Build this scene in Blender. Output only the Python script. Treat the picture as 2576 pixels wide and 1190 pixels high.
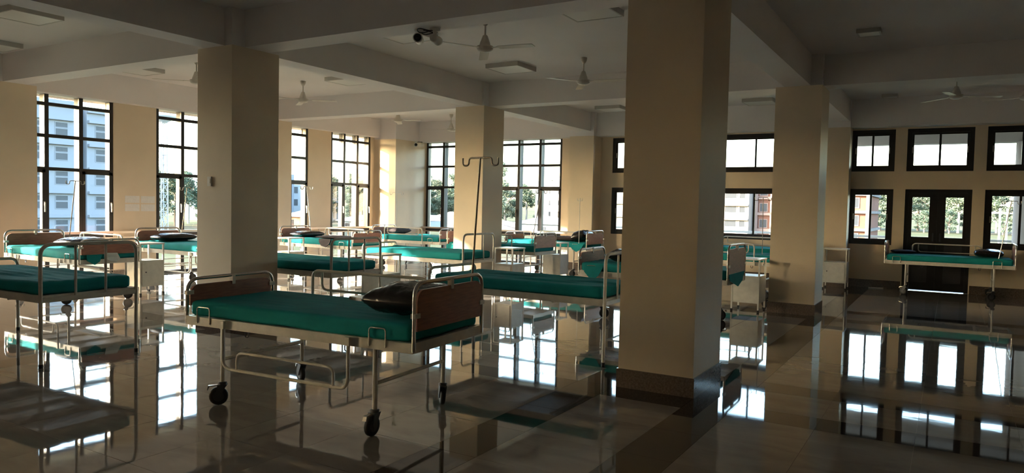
import bpy, math, random
import numpy as np
from mathutils import Vector, Matrix, noise

# ------------------------------------------------------------------ scene, camera, world, sun
scene = bpy.context.scene
for o in list(bpy.data.objects):
    bpy.data.objects.remove(o, do_unlink=True)
COL = scene.collection
PI = math.pi

F_PX, YAW, PITCH, ROLL, CAM_H = 1833.0, .5423, .0421, .0215, 1.5
def cam_axes():
    f = Vector((-math.sin(YAW) * math.cos(PITCH), math.cos(YAW) * math.cos(PITCH), -math.sin(PITCH)))
    r = Vector((math.cos(YAW), math.sin(YAW), 0))
    u = r.cross(f)
    r2 = math.cos(ROLL) * r + math.sin(ROLL) * u
    u2 = -math.sin(ROLL) * r + math.cos(ROLL) * u
    return r2, u2, f
CR, CU, CF = cam_axes()
cd = bpy.data.cameras.new('camera')
cd.sensor_width = 36.0
cd.lens = 36.0 * F_PX / 2576.0
cd.clip_start, cd.clip_end = .05, 2000
cam = bpy.data.objects.new('camera', cd)
COL.objects.link(cam)
m = Matrix((CR, CU, -CF)).transposed().to_4x4()
m.translation = Vector((0, 0, CAM_H))
cam.matrix_world = m
scene.camera = cam

SUN_AZ, SUN_EL = math.radians(40), math.radians(17)      # light travels along (+x cos, +y sin), downwards
world = bpy.data.worlds.new('world')
scene.world = world
world.use_nodes = True
nt = world.node_tree
nt.nodes.clear()
sky = nt.nodes.new('ShaderNodeTexSky')
sky.sky_type = 'NISHITA'
sky.sun_disc = False
sky.sun_elevation = SUN_EL
# the sun stands towards (-cos az, -sin az); sun_rotation is measured from +y clockwise
sky.sun_rotation = math.atan2(-math.cos(SUN_AZ), -math.sin(SUN_AZ))
sky.air_density, sky.dust_density, sky.ozone_density = 1.2, 2.5, 2.0
bg = nt.nodes.new('ShaderNodeBackground')
bg.inputs['Strength'].default_value = 1.2
wo = nt.nodes.new('ShaderNodeOutputWorld')
nt.links.new(sky.outputs[0], bg.inputs[0])
nt.links.new(bg.outputs[0], wo.inputs[0])

sl = bpy.data.lights.new('sun', 'SUN')
sl.energy = 18.0
sl.angle = math.radians(1.2)
sl.color = (1.0, .88, .75)
sun = bpy.data.objects.new('sun', sl)
COL.objects.link(sun)
sd = Vector((math.cos(SUN_AZ) * math.cos(SUN_EL), math.sin(SUN_AZ) * math.cos(SUN_EL), -math.sin(SUN_EL)))
sun.rotation_euler = sd.to_track_quat('-Z', 'Y').to_euler()
sun.location = (-40, -30, 30)

vs = scene.view_settings
vs.view_transform = 'Standard'
vs.look = 'None'
vs.gamma = 1.0
vs.exposure = 1.25
vs.use_curve_mapping = False
cy = scene.cycles
cy.use_denoising = True
cy.use_adaptive_sampling = True
cy.adaptive_threshold = .075
cy.max_bounces = 7
cy.diffuse_bounces = 4
cy.glossy_bounces = 4
cy.transmission_bounces = 4
cy.transparent_max_bounces = 24
cy.caustics_reflective = True
cy.blur_glossy = 0.12
cy.sample_clamp_indirect = 10.0
cy.use_guiding = False

# ------------------------------------------------------------------ materials
MATS = {}
def mat(name, col, rough=.5, metal=0.0, var=0.0, scale=8.0, col2=None, bump=0.0, bscale=40.0, spec=.5, stretch=None):
    ma = bpy.data.materials.new(name)
    ma.use_nodes = True
    t = ma.node_tree
    b = t.nodes['Principled BSDF']
    b.inputs['Roughness'].default_value = rough
    b.inputs['Metallic'].default_value = metal
    b.inputs['Specular IOR Level'].default_value = spec
    b.inputs['Base Color'].default_value = (*col, 1)
    if var or col2 or bump:
        g = t.nodes.new('ShaderNodeNewGeometry')
        src = g.outputs['Position']
        if stretch:
            mp = t.nodes.new('ShaderNodeMapping')
            mp.inputs['Scale'].default_value = stretch
            t.links.new(src, mp.inputs['Vector'])
            src = mp.outputs[0]
    if var or col2:
        n = t.nodes.new('ShaderNodeTexNoise')
        n.inputs['Scale'].default_value = scale
        n.inputs['Detail'].default_value = 6
        t.links.new(src, n.inputs['Vector'])
        r = t.nodes.new('ShaderNodeValToRGB')
        c2 = col2 or tuple(c * (1 - var) for c in col)
        c1 = col if col2 else tuple(min(1, c * (1 + var)) for c in col)
        r.color_ramp.elements[0].position, r.color_ramp.elements[1].position = .33, .67
        r.color_ramp.elements[0].color = (*c2, 1)
        r.color_ramp.elements[1].color = (*c1, 1)
        t.links.new(n.outputs['Fac'], r.inputs['Fac'])
        t.links.new(r.outputs['Color'], b.inputs['Base Color'])
    if bump:
        n2 = t.nodes.new('ShaderNodeTexNoise')
        n2.inputs['Scale'].default_value = bscale
        n2.inputs['Detail'].default_value = 3
        t.links.new(src, n2.inputs['Vector'])
        bp = t.nodes.new('ShaderNodeBump')
        bp.inputs['Strength'].default_value = bump
        bp.inputs['Distance'].default_value = .01
        t.links.new(n2.outputs['Fac'], bp.inputs['Height'])
        t.links.new(bp.outputs[0], b.inputs['Normal'])
    MATS[name] = ma
    return ma

mat('yellow_paint', (.74, .61, .445), .55, var=.05, scale=1.3, bump=.05, bscale=60)
mat('ceiling_paint', (.82, .775, .755), .6, var=.03, scale=1.0)
mat('granite_skirting', (.15, .115, .092), .14, var=.3, scale=60)
mat('granite_dark', (.045, .030, .025), .035, spec=.9, var=.35, scale=70)
mat('grout', (.22, .18, .145), .6)
mat('black_aluminium', (.018, .016, .017), .32, var=.1, scale=30)
mat('bronze_aluminium', (.05, .048, .046), .5, spec=.3, var=.1, scale=30)
mat('door_panel', (.05, .047, .05), .4)
mat('cream_enamel', (.68, .635, .555), .3, var=.08, scale=14)
mat('white_enamel', (.72, .70, .64), .35, var=.06, scale=14)
mat('chrome', (.62, .58, .54), .22, metal=1.0)
mat('steel_rod', (.30, .27, .23), .3, metal=1.0)
mat('steel_rail', (.62, .52, .44), .28, metal=.7)
mat('laminate', (.30, .115, .07), .42, var=.22, scale=9, stretch=(1, 1, 9))
mat('teal_sheet', (.009, .245, .26), .85, spec=.2, var=.1, scale=5, bump=.25, bscale=18)
mat('black_vinyl', (.014, .011, .011), .24, var=.2, scale=12, bump=.7, bscale=9)
mat('brown_cloth', (.045, .03, .032), .8, var=.2, scale=12)
mat('rubber', (.012, .012, .012), .55)
mat('hub_grey', (.06, .06, .065), .45)
mat('white_plastic', (.72, .69, .63), .35)
mat('fan_paint', (.62, .57, .50), .35)
mat('diffuser', (.78, .76, .72), .4)
mat('light_body', (.55, .52, .48), .4)
mat('lens_black', (.006, .006, .006), .15)
mat('cable', (.02, .018, .016), .5)
mat('paper', (.75, .72, .68), .7, var=.04, scale=30)
mat('clear_wrap', (.55, .60, .60), .15, spec=.8)
# outdoors
mat('soil', (.105, .092, .064), .95, scale=.06, col2=(.058, .074, .035), spec=.05)
mat('rubble', (.19, .16, .135), .95, scale=1.2, col2=(.11, .09, .075), bump=.6, bscale=3, spec=.05)
mat('white_render', (.225, .24, .262), .8, var=.03, scale=.3, spec=.05)
mat('grey_render', (.21, .235, .27), .8, var=.05, scale=.3, spec=.05)
mat('pale_render', (.29, .315, .34), .8, var=.04, scale=.3, spec=.05)
mat('cream_render', (.28, .26, .235), .8, var=.04, scale=.3, spec=.05)
mat('raw_concrete', (.14, .132, .13), .9, var=.12, scale=.8, spec=.05)
mat('brick', (.14, .072, .055), .9, var=.12, scale=1.2, spec=.05)
mat('brick_frame', (.23, .17, .15), .9, var=.08, scale=.8, spec=.05)
mat('window_glass_dark', (.035, .04, .048), .4, spec=.2)
mat('window_glass_pale', (.065, .072, .08), .4, spec=.2)
mat('leaf_a', (.12, .155, .105), .8, var=.35, scale=.5, spec=.05)  # leaf colours are paled to stand in for distance haze
mat('leaf_b', (.15, .18, .125), .8, var=.35, scale=.5, spec=.05)
mat('leaf_c', (.10, .14, .10), .8, var=.35, scale=.5, spec=.05)
mat('bark', (.20, .16, .13), .9, spec=.05)
mat('pale_bark', (.42, .38, .33), .9, spec=.05)
mat('galvanised', (.45, .46, .47), .5, metal=.3)
mat('tin_roof', (.36, .38, .40), .5)
mat('orange_render', (.62, .36, .22), .85, spec=.05)
mat('balcony_concrete', (.36, .33, .32), .8, var=.05, scale=2, spec=.05)

def make_floor_mat():
    ma = bpy.data.materials.new('polished_tile')
    ma.use_nodes = True
    t = ma.node_tree
    b = t.nodes['Principled BSDF']
    g = t.nodes.new('ShaderNodeNewGeometry')
    oi = t.nodes.new('ShaderNodeObjectInfo')
    n1 = t.nodes.new('ShaderNodeTexNoise')
    n1.inputs['Scale'].default_value = 1.6
    n1.inputs['Detail'].default_value = 8
    n1.inputs['Distortion'].default_value = 1.2
    mp = t.nodes.new('ShaderNodeMapping')
    mp.inputs['Scale'].default_value = (1.0, 2.6, 1)
    t.links.new(g.outputs['Position'], mp.inputs['Vector'])
    ad = t.nodes.new('ShaderNodeVectorMath')
    ad.operation = 'ADD'
    mu = t.nodes.new('ShaderNodeMath')
    mu.operation = 'MULTIPLY'
    mu.inputs[1].default_value = 37.0
    t.links.new(oi.outputs['Random'], mu.inputs[0])
    t.links.new(mp.outputs[0], ad.inputs[0])
    t.links.new(mu.outputs[0], ad.inputs[1])
    t.links.new(ad.outputs[0], n1.inputs['Vector'])
    r = t.nodes.new('ShaderNodeValToRGB')
    r.color_ramp.elements[0].position, r.color_ramp.elements[1].position = .3, .7
    r.color_ramp.elements[0].color = (.215, .185, .152, 1)
    r.color_ramp.elements[1].color = (.285, .248, .208, 1)
    t.links.new(n1.outputs['Fac'], r.inputs['Fac'])
    t.links.new(r.outputs['Color'], b.inputs['Base Color'])
    b.inputs['Roughness'].default_value = .03
    b.inputs['IOR'].default_value = 1.68
    b.inputs['Specular IOR Level'].default_value = .75
    n2 = t.nodes.new('ShaderNodeTexNoise')
    n2.inputs['Scale'].default_value = 5.0
    n2.inputs['Detail'].default_value = 2
    t.links.new(g.outputs['Position'], n2.inputs['Vector'])
    bp = t.nodes.new('ShaderNodeBump')
    bp.inputs['Strength'].default_value = .012
    bp.inputs['Distance'].default_value = .02
    t.links.new(n2.outputs['Fac'], bp.inputs['Height'])
    t.links.new(bp.outputs[0], b.inputs['Normal'])
    MATS['polished_tile'] = ma
make_floor_mat()

def make_glass():
    ma = bpy.data.materials.new('window_glass')
    ma.use_nodes = True
    t = ma.node_tree
    t.nodes.clear()
    out = t.nodes.new('ShaderNodeOutputMaterial')
    mx = t.nodes.new('ShaderNodeMixShader')
    tr = t.nodes.new('ShaderNodeBsdfTransparent')
    tr.inputs[0].default_value = (.95, .965, .96, 1)
    gl = t.nodes.new('ShaderNodeBsdfGlossy')
    gl.inputs['Roughness'].default_value = .03
    fr = t.nodes.new('ShaderNodeFresnel')
    fr.inputs['IOR'].default_value = 1.35
    t.links.new(fr.outputs[0], mx.inputs[0])
    t.links.new(tr.outputs[0], mx.inputs[1])
    t.links.new(gl.outputs[0], mx.inputs[2])
    t.links.new(mx.outputs[0], out.inputs[0])
    MATS['window_glass'] = ma
make_glass()

# ------------------------------------------------------------------ mesh helpers
class MB:
    def __init__(s):
        s.v, s.f, s.sm = [], [], []
    def add(s, vs, fs, smooth=False):
        b = len(s.v)
        s.v += [tuple(p) for p in vs]
        s.f += [tuple(i + b for i in f) for f in fs]
        s.sm += [smooth] * len(fs)
        return s
    def box(s, x0, y0, z0, x1, y1, z1):
        v = [(x0, y0, z0), (x1, y0, z0), (x1, y1, z0), (x0, y1, z0), (x0, y0, z1), (x1, y0, z1), (x1, y1, z1), (x0, y1, z1)]
        return s.add(v, [(3, 2, 1, 0), (4, 5, 6, 7), (0, 1, 5, 4), (1, 2, 6, 5), (2, 3, 7, 6), (3, 0, 4, 7)])
    def cbox(s, c, d):
        return s.box(c[0] - d[0] / 2, c[1] - d[1] / 2, c[2] - d[2] / 2, c[0] + d[0] / 2, c[1] + d[1] / 2, c[2] + d[2] / 2)
    def tube(s, pts, r, n=8, closed=False):
        P = [Vector(p) for p in pts]
        k = len(P)
        rad = r if isinstance(r, (list, tuple)) else [r] * k
        T = []
        for i in range(k):
            a = P[(i - 1) % k] if (closed or i > 0) else P[i]
            c = P[(i + 1) % k] if (closed or i < k - 1) else P[i]
            T.append((c - a).normalized())
        ref = Vector((0, 0, 1)) if abs(T[0].z) < .9 else Vector((1, 0, 0))
        N = (ref - T[0] * ref.dot(T[0])).normalized()
        vs, fs = [], []
        for i in range(k):
            N = (N - T[i] * N.dot(T[i])).normalized()
            B = T[i].cross(N)
            for j in range(n):
                a = 2 * PI * j / n
                vs.append(P[i] + rad[i] * (math.cos(a) * N + math.sin(a) * B))
        m_ = k if closed else k - 1
        for i in range(m_):
            for j in range(n):
                a, b = i * n + j, i * n + (j + 1) % n
                c, d = ((i + 1) % k) * n + (j + 1) % n, ((i + 1) % k) * n + j
                fs.append((a, b, c, d))
        s.add(vs, fs, True)
        if not closed:
            s.add(vs[:n], [tuple(range(n))[::-1]])
            s.add(vs[-n:], [tuple(range(n))])
        return s
    def lathe(s, prof, n=20, axis='z', org=(0, 0, 0), smooth=True):
        vs, fs = [], []
        for (r, h) in prof:
            for j in range(n):
                a = 2 * PI * j / n
                p = (r * math.cos(a), r * math.sin(a), h)
                if axis == 'y':
                    p = (p[0], p[2], p[1])
                elif axis == 'x':
                    p = (p[2], p[0], p[1])
                vs.append((p[0] + org[0], p[1] + org[1], p[2] + org[2]))
        for i in range(len(prof) - 1):
            for j in range(n):
                fs.append((i * n + j, i * n + (j + 1) % n, (i + 1) * n + (j + 1) % n, (i + 1) * n + j))
        s.add(vs, fs, smooth)
        if prof[0][0] > 1e-5:
            s.add(vs[:n], [tuple(range(n))[::-1]])
        if prof[-1][0] > 1e-5:
            s.add(vs[-n:], [tuple(range(n))])
        return s
    def prism(s, poly, axis, a, b):
        """polygon in the two other axes, extruded along axis from a to b"""
        n = len(poly)
        def mk(u, v, w):
            return {'x': (w, u, v), 'y': (u, w, v), 'z': (u, v, w)}[axis]
        vs = [mk(u, v, a) for u, v in poly] + [mk(u, v, b) for u, v in poly]
        fs = [tuple(range(n))[::-1], tuple(range(n, 2 * n))]
        fs += [(i, (i + 1) % n, n + (i + 1) % n, n + i) for i in range(n)]
        return s.add(vs, fs)
    def mesh(s, name, ma):
        me = bpy.data.meshes.new(name)
        me.from_pydata(s.v, [], s.f)
        me.polygons.foreach_set('use_smooth', s.sm)
        me.materials.append(MATS[ma])
        me.update()
        return me

CACHE = {}
def put(name, builder, ma, parent=None, loc=(0, 0, 0), rot=(0, 0, 0), scale=None, key=None):
    """one object; builder is an MB or a function that returns one; key shares mesh data between alike pieces"""
    k = (key, ma) if key else None
    if k and k in CACHE:
        me = CACHE[k]
    else:
        b = builder() if callable(builder) else builder
        me = b.mesh(name, ma)
        if k:
            CACHE[k] = me
    o = bpy.data.objects.new(name, me)
    COL.objects.link(o)
    o.location = loc
    o.rotation_euler = rot
    if scale:
        o.scale = scale
    if parent:
        o.parent = parent
    return o
def tag(o, label=None, cat=None, group=None, kind=None):
    if label: o['label'] = label
    if cat: o['category'] = cat
    if group: o['group'] = group
    if kind: o['kind'] = kind
    return o
def empty(name, loc=(0, 0, 0), rz=0, label=None, cat=None, group=None, kind=None):
    o = bpy.data.objects.new(name, None)
    o.empty_display_size = .1
    COL.objects.link(o)
    o.location = loc
    o.rotation_euler = (0, 0, rz)
    return tag(o, label, cat, group, kind)
def fillet(pts, r, n=5):
    P = [Vector(p) for p in pts]
    out = [P[0]]
    for i in range(1, len(P) - 1):
        a, b, c = P[i - 1], P[i], P[i + 1]
        d1, d2 = (a - b), (c - b)
        rr = min(r, d1.length * .49, d2.length * .49)
        p1, p2 = b + d1.normalized() * rr, b + d2.normalized() * rr
        for k in range(n + 1):
            t = k / n
            out.append((1 - t) ** 2 * p1 + 2 * t * (1 - t) * b + t * t * p2)
    out.append(P[-1])
    return out
def rbox(cx, cy, cz, dx, dy, dz, r, nx, ny, nz, disp=None):
    """closed rounded box as a welded grid, with an optional displacement function"""
    mb = MB()
    idx = {}
    def pt(i, j, k):
        key = (i, j, k)
        if key in idx:
            return idx[key]
        p = Vector(((i / nx - .5) * dx, (j / ny - .5) * dy, (k / nz - .5) * dz))
        q = Vector((max(-dx / 2 + r, min(dx / 2 - r, p.x)), max(-dy / 2 + r, min(dy / 2 - r, p.y)), max(-dz / 2 + r, min(dz / 2 - r, p.z))))
        d = p - q
        if d.length > 1e-6:
            p = q + d.normalized() * r
        if disp:
            p = disp(p)
        mb.v.append((p.x + cx, p.y + cy, p.z + cz))
        idx[key] = len(mb.v) - 1
        return idx[key]
    def quad(a, b, c, d):
        mb.f.append((a, b, c, d)); mb.sm.append(True)
    for i in range(nx):
        for j in range(ny):
            quad(pt(i, j, 0), pt(i, j + 1, 0), pt(i + 1, j + 1, 0), pt(i + 1, j, 0))
            quad(pt(i, j, nz), pt(i + 1, j, nz), pt(i + 1, j + 1, nz), pt(i, j + 1, nz))
    for i in range(nx):
        for k in range(nz):
            quad(pt(i, 0, k), pt(i + 1, 0, k), pt(i + 1, 0, k + 1), pt(i, 0, k + 1))
            quad(pt(i, ny, k), pt(i, ny, k + 1), pt(i + 1, ny, k + 1), pt(i + 1, ny, k))
    for j in range(ny):
        for k in range(nz):
            quad(pt(0, j, k), pt(0, j, k + 1), pt(0, j + 1, k + 1), pt(0, j + 1, k))
            quad(pt(nx, j, k), pt(nx, j + 1, k), pt(nx, j + 1, k + 1), pt(nx, j, k + 1))
    return mb
def project(p):
    d = Vector(p) - Vector((0, 0, CAM_H))
    z = d.dot(CF)
    if z < .2:
        return None
    return (1288 + F_PX * d.dot(CR) / z, 595 - F_PX * d.dot(CU) / z, z)

# ------------------------------------------------------------------ the room
ZS, ZC = 3.33, 3.77            # beam soffit, ceiling
XW, YW = -13.52, 16.40         # inner faces of the left and the back wall
XR, YF = 6.5, -7.0             # right wall, wall behind the camera
rnd = random.Random(7)

# floor: grout bed + tiles and granite strips
floor = put('floor', MB().box(XW - .25, YF - .2, -.25, XR + .2, YW + .25, -.006), 'grout')
tag(floor, 'polished beige tile floor crossed by dark granite strips', 'floor', kind='structure')
def breaks(a, b, bands, step=.6):
    out, cur = [], a
    for lo, hi in bands + [(b, b)]:
        n = max(1, round((lo - cur) / step))
        for i in range(n):
            out.append((cur + (lo - cur) * i / n, cur + (lo - cur) * (i + 1) / n, False))
        if hi > lo:
            out.append((lo, hi, True))
        cur = hi
    return out
XB = breaks(XW, XR, [(-8.32, -8.0), (-7.32, -7.0), (-2.71, -2.37), (-1.70, -1.36)])
YB = breaks(-1.2, YW, [(5.35, 5.67), (6.27, 6.59), (10.9, 11.22), (11.88, 12.2)])
cells = []
for x0, x1, dx in XB:
    for y0, y1, dy in YB:
        c = [project((x, y, 0)) for x, y in ((x0, y0), (x1, y0), (x1, y1), (x0, y1))]
        area = 0
        if all(c) and any(-60 < p[0] < 2636 and p[1] < 1260 for p in c):
            area = abs(sum(c[i][0] * c[(i + 1) % 4][1] - c[(i + 1) % 4][0] * c[i][1] for i in range(4))) / 2
        cells.append((area, x0, x1, y0, y1, dx or dy))
cells.sort(reverse=True)
count = {True: 0, False: 0}
rest = {True: MB(), False: MB()}
for area, x0, x1, y0, y1, dark in cells:
    g = .0011
    if area > 0 and count[dark] < 290:
        count[dark] += 1
        o = put('granite_strip' if dark else 'floor_tile', lambda: MB().box(-.5, -.5, -.012, .5, .5, 0), 'granite_dark' if dark else 'polished_tile', floor,
                ((x0 + x1) / 2, (y0 + y1) / 2, 0), (rnd.gauss(0, .0004), rnd.gauss(0, .0004), 0),
                (x1 - x0 - 2 * g, y1 - y0 - 2 * g, 1), key='tile')
    else:
        rest[dark].box(x0 + g, y0 + g, -.012, x1 - g, y1 - g, 0)
for dark in (True, False):
    if rest[dark].v:
        o = put('granite_strips' if dark else 'floor_tiles', rest[dark], 'granite_dark' if dark else 'polished_tile', floor)
        o['kind'] = 'stuff'

ceil = put('ceiling', MB().box(XW - .25, YF - .2, ZC, XR + .2, YW + .25, ZC + .2), 'ceiling_paint')
tag(ceil, 'off white plastered ceiling slab between deep beams', 'ceiling', kind='structure')

BW = .36
def beam(name, label, x0, y0, x1, y1, z0=ZS, z1=ZC):
    return tag(put(name, MB().box(x0, y0, z0, x1, y1, z1 + .01), 'ceiling_paint'), label, 'beam', 'ceiling beams', 'structure')
XA, XBm, X3 = -7.66, -2.0, 3.7
for xc, lab in ((XA, 'off white ceiling beam running away over the tall middle columns'), (XBm, 'off white ceiling beam running away over the big right hand columns'), (X3, 'off white ceiling beam beyond the right edge of the picture')):
    beam('ceiling_beam', lab, xc - BW / 2, YF, xc + BW / 2, YW)
for yc, lab in ((6.06, 'off white cross beam carrying the two camera domes'), (11.58, 'off white cross beam over the further pair of columns'), (.5, 'off white cross beam just above the camera')):
    beam('ceiling_beam', lab, XW, yc - BW / 2, XR, yc + BW / 2, z0=ZS + .002)
beam('ceiling_beam', 'off white edge beam above the tall windows of the left wall', XW - .24, YF, XW + .2, YW, z0=3.27)
beam('ceiling_beam', 'off white edge beam above the windows of the back wall', XW, YW - .32, XR, YW + .24, z0=3.215)

def column(label, x0, x1, y0, y1, zt=ZS):
    c = put('column', MB().box(x0, y0, 0, x1, y1, zt), 'yellow_paint')
    tag(c, label, 'column', 'yellow square columns', 'structure')
    e = .012
    put('skirting', MB().box(x0 - e, y0 - e, 0, x1 + e, y1 + e, .156), 'granite_skirting', c)
    put('column_head', MB().box(x0 + .001, y0 + .001, zt, x1 - .001, y1 - .001, ZC), 'ceiling_paint', c)
    return c
column('large yellow square column right of centre, nearest to the camera', -2.352, -1.712, 5.68, 6.45)
column('yellow square column behind the foot of the nearest bed', -7.98, -7.34, 5.70, 6.40)
column('yellow square column behind the iron drip stand', -8.067, -7.43, 11.24, 11.94)
column('yellow square column between nearest column and right hand bed', -2.302, -1.66, 11.28, 11.98)
column('yellow wall column at the far left edge of the picture', XW, -13.2, 5.70, 6.39)
column('yellow wall column hidden behind the second column', XW, -13.2, 11.24, 11.90)
column('yellow corner column with a bright patch of sun', XW, -12.76, 15.08, YW, 3.215)
column('yellow wall column right of the tall back windows', -8.03, -7.39, 15.95, YW, 3.215)
column('yellow wall column beside the cabinet, with streaks of light', -2.45, -1.80, 15.98, YW, 3.215)
column('yellow column in the wall left of the picture', XW, -13.2, .15, .85)
column('yellow wall column right of the picture', 3.4, 4.04, 15.98, YW, 3.215)

# ------------------------------------------------------------------ left wall: piers between tall windows
TALLZ = [.03, .78, 1.975, 2.55, 3.10, 3.42]
LEFT_WINDOWS = [(-5.75, -4.5), (3.4, 5.2), (6.12, 7.88), (8.74, 10.5), (11.0, 12.71), (13.48, 14.94)]  # first one is unseen, added and sized for light on the nearest column
mb = MB()
cur = YF - .2
for a, b in LEFT_WINDOWS + [(YW + .25, None)]:
    mb.box(XW - .24, cur, 0, XW, a, 3.4)
    cur = b
wl = tag(put('wall_left', mb, 'yellow_paint'), 'pale yellow piers of the window wall on the left', 'wall', kind='structure')
mb = MB()
cur = YF
for a, b in LEFT_WINDOWS + [(YW - .3, None)]:
    if a - cur > .1:
        mb.box(XW, cur, 0, XW + .012, a, .12)
    cur = b
tag(put('baseboard_left', mb, 'granite_skirting'), 'dark granite skirting along the left wall piers', 'baseboard', kind='structure')

def tall_window(name, label, a, b, mull, plane, axis):
    """a..b along the wall; axis 'y' = left wall (plane is x), 'x' = back wall (plane is y); outside is away from the room"""
    w = empty(name, label=label, cat='window', kind='structure')
    s = -1 if axis == 'y' else 1
    def bx(mb, u0, u1, d0, d1, z0, z1):
        lo, hi = sorted((plane + s * d0, plane + s * d1))
        if axis == 'y':
            mb.box(lo, u0, z0, hi, u1, z1)
        else:
            mb.box(u0, lo, z0, u1, hi, z1)
        return mb
    z0, z1 = 0, 3.42
    fr = MB()
    bx(fr, a, a + .065, .02, .12, z0, z1); bx(fr, b - .065, b, .02, .12, z0, z1)
    bx(fr, a, b, .02, .10, z0, .05); bx(fr, a, b, .02, .10, z1 - .03, z1)
    fo = put('frame', fr, 'black_aluminium', w)
    put('jamb_fin', bx(MB(), b - .05, b, .12, .19, z0, 3.28), 'bronze_aluminium', fo)
    us = [a] + mull + [b]
    for u in mull:
        mm = bx(MB(), u - .036, u + .036, .015, .050, z0, z1)
        o = put('mullion', mm, 'black_aluminium', w)
        put('mullion_fin', bx(MB(), u - .030, u + .030,   .050, .19, z0, z1), 'bronze_aluminium', o)
    for z in TALLZ[1:5]:
        h = .036 if z < 1 else .029
        put('transom', bx(MB(), a, b, .022, .09, z - h, z + h), 'black_aluminium', w)
    for i in range(len(us) - 1):
        for k in range(5):
            p = bx(MB(), us[i] + .01, us[i + 1] - .01, .060, .066, TALLZ[k], TALLZ[k + 1])
            put('pane', p, 'window_glass', w)
    # opening casements of the middle row, with a lever handle
    for i in range(len(us) - 1):
        if len(us) == 4 and i == 1:
            continue
        u0, u1 = us[i] + .02, us[i + 1] - .02
        zb, zt = .81, 1.955
        f = MB()
        bx(f, u0, u0 + .055, .012, .08, zb, zt); bx(f, u1 - .055, u1, .012, .08, zb, zt)
        bx(f, u0, u1, .012, .08, zb, zb + .05); bx(f, u0, u1, .012, .08, zt - .05, zt)
        cs = put('casement', f, 'black_aluminium', w)
        uu = u1 - .028
        h = MB()
        bx(h, uu - .012, uu + .012, -.012, .012, 1.33, 1.40)
        bx(h, uu - .009, uu + .009, -.035, -.012, 1.22, 1.385)
        put('handle', h, 'chrome', cs)
    return w
wn = 0
LW_LABELS = ['unseen tall window added for its light, far behind the camera', 'tall dark framed window just left of the picture',
             'tall gridded window with the white block outside, at far left', 'tall gridded window between paper notices and second column', 'tall gridded window right of the second column', 'tall gridded window next to the sunlit corner column']
for (a, b), lab in zip(LEFT_WINDOWS, LW_LABELS):
    wn += 1
    n = 3
    tall_window('window_%d' % wn, lab, a, b, [a + (b - a) * i / n for i in range(1, n)], XW, 'y')
BACK_TALL = [(-12.76, -10.96, 'tall gridded back window left of the column with trees behind'), (-10.36, -8.46, 'tall gridded back window facing the white tower block')]
for a, b, lab in BACK_TALL:
    wn += 1
    tall_window('window_%d' % wn, lab, a, b, [a + (b - a) * i / 3 for i in (1, 2)], YW, 'x')

# sun shade outside the tall windows
tag(put('trim_1', MB().box(XW - .75, YF, 3.30, XW - .24, YW + .9, 3.44), 'balcony_concrete'), 'concrete sunshade ledge outside the left windows', 'ledge', kind='structure')
tag(put('trim_2', MB().box(XW - .75, YW + .24, 3.30, -7.6, YW + .8, 3.44), 'balcony_concrete'), 'concrete sunshade ledge outside the tall back windows', 'ledge', kind='structure')

# ------------------------------------------------------------------ back wall
OPEN = [(-12.76, -10.96, 0, 3.4), (-10.36, -8.46, 0, 3.4)]
SMALL = [  # x0, x1, lower?, kind
    (-7.09, -5.99), (-4.62, -2.86), (-1.83, -1.02), (.52, 1.64), (1.85, 2.75)]
UP, LO = (2.35, 3.185), (.875, 1.995)
DOOR = (-.81, .315)
xs = sorted(set([XW - .25, XR + .2] + [v for o in OPEN for v in o[:2]] + [v for s in SMALL for v in s] + list(DOOR)))
mb = MB()
for x0, x1 in zip(xs[:-1], xs[1:]):
    xm = (x0 + x1) / 2
    holes = [(o[2], o[3]) for o in OPEN if o[0] < xm < o[1]]
    if any(s[0] < xm < s[1] for s in SMALL):
        holes += [LO, UP]
    if DOOR[0] < xm < DOOR[1]:
        holes += [(0, 1.995), UP]
    z = 0
    for a, b in sorted(holes) + [(3.4, 3.4)]:
        if a - z > .001:
            mb.box(x0, YW, z, x1, YW + .24, a)
        z = b
tag(put('wall_back', mb, 'yellow_paint'), 'pale yellow back wall pierced by black framed windows', 'wall', kind='structure')
mb = MB()
for x0, x1 in ((XW, -12.9), (-10.96, -10.36), (-8.44, -8.03), (-7.39, -2.45), (-1.80, -.83), (.335, 3.4)):
    mb.box(x0, YW - .012, 0, x1, YW, .16)
tag(put('baseboard_back', mb, 'granite_skirting'), 'dark granite skirting along the back wall', 'baseboard', kind='structure')

def slide_window(label, x0, x1, z0, z1, mid=None):
    global wn
    wn += 1
    w = empty('window_%d' % wn, label=label, cat='window', kind='structure')
    y0, y1 = YW + .03, YW + .11
    t = .080
    f = MB().box(x0, y0, z0, x0 + t, y1, z1).box(x1 - t, y0, z0, x1, y1, z1).box(x0 + t, y0, z0, x1 - t, y1, z0 + t).box(x0 + t, y0, z1 - t, x1 - t, y1, z1)
    put('frame', f, 'black_aluminium', w)
    xm = mid if mid else (x0 + x1) / 2
    for k, (a, b) in enumerate(((x0 + t, xm + .02), (xm - .02, x1 - t))):
        yy = y0 + .022 + .022 * k
        s = .038
        f = MB().box(a, yy, z0 + t, a + s, yy + .02, z1 - t).box(b - s, yy, z0 + t, b, yy + .02, z1 - t).box(a + s, yy, z0 + t, b - s, yy + .02, z0 + t + s).box(a + s, yy, z1 - t - s, b - s, yy + .02, z1 - t)
        so = put('sash', f, 'black_aluminium', w)
        put('pane', MB().box(a + s, yy + .007, z0 + t + s, b - s, yy + .013, z1 - t - s), 'window_glass', so)
        put('latch', MB().box((a if k == 0 else b - s) + .006, yy - .012, (z0 + z1) / 2 - .06, (a if k == 0 else b - s) + .024, yy, (z0 + z1) / 2 + .06), 'chrome', so)
    return w
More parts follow.
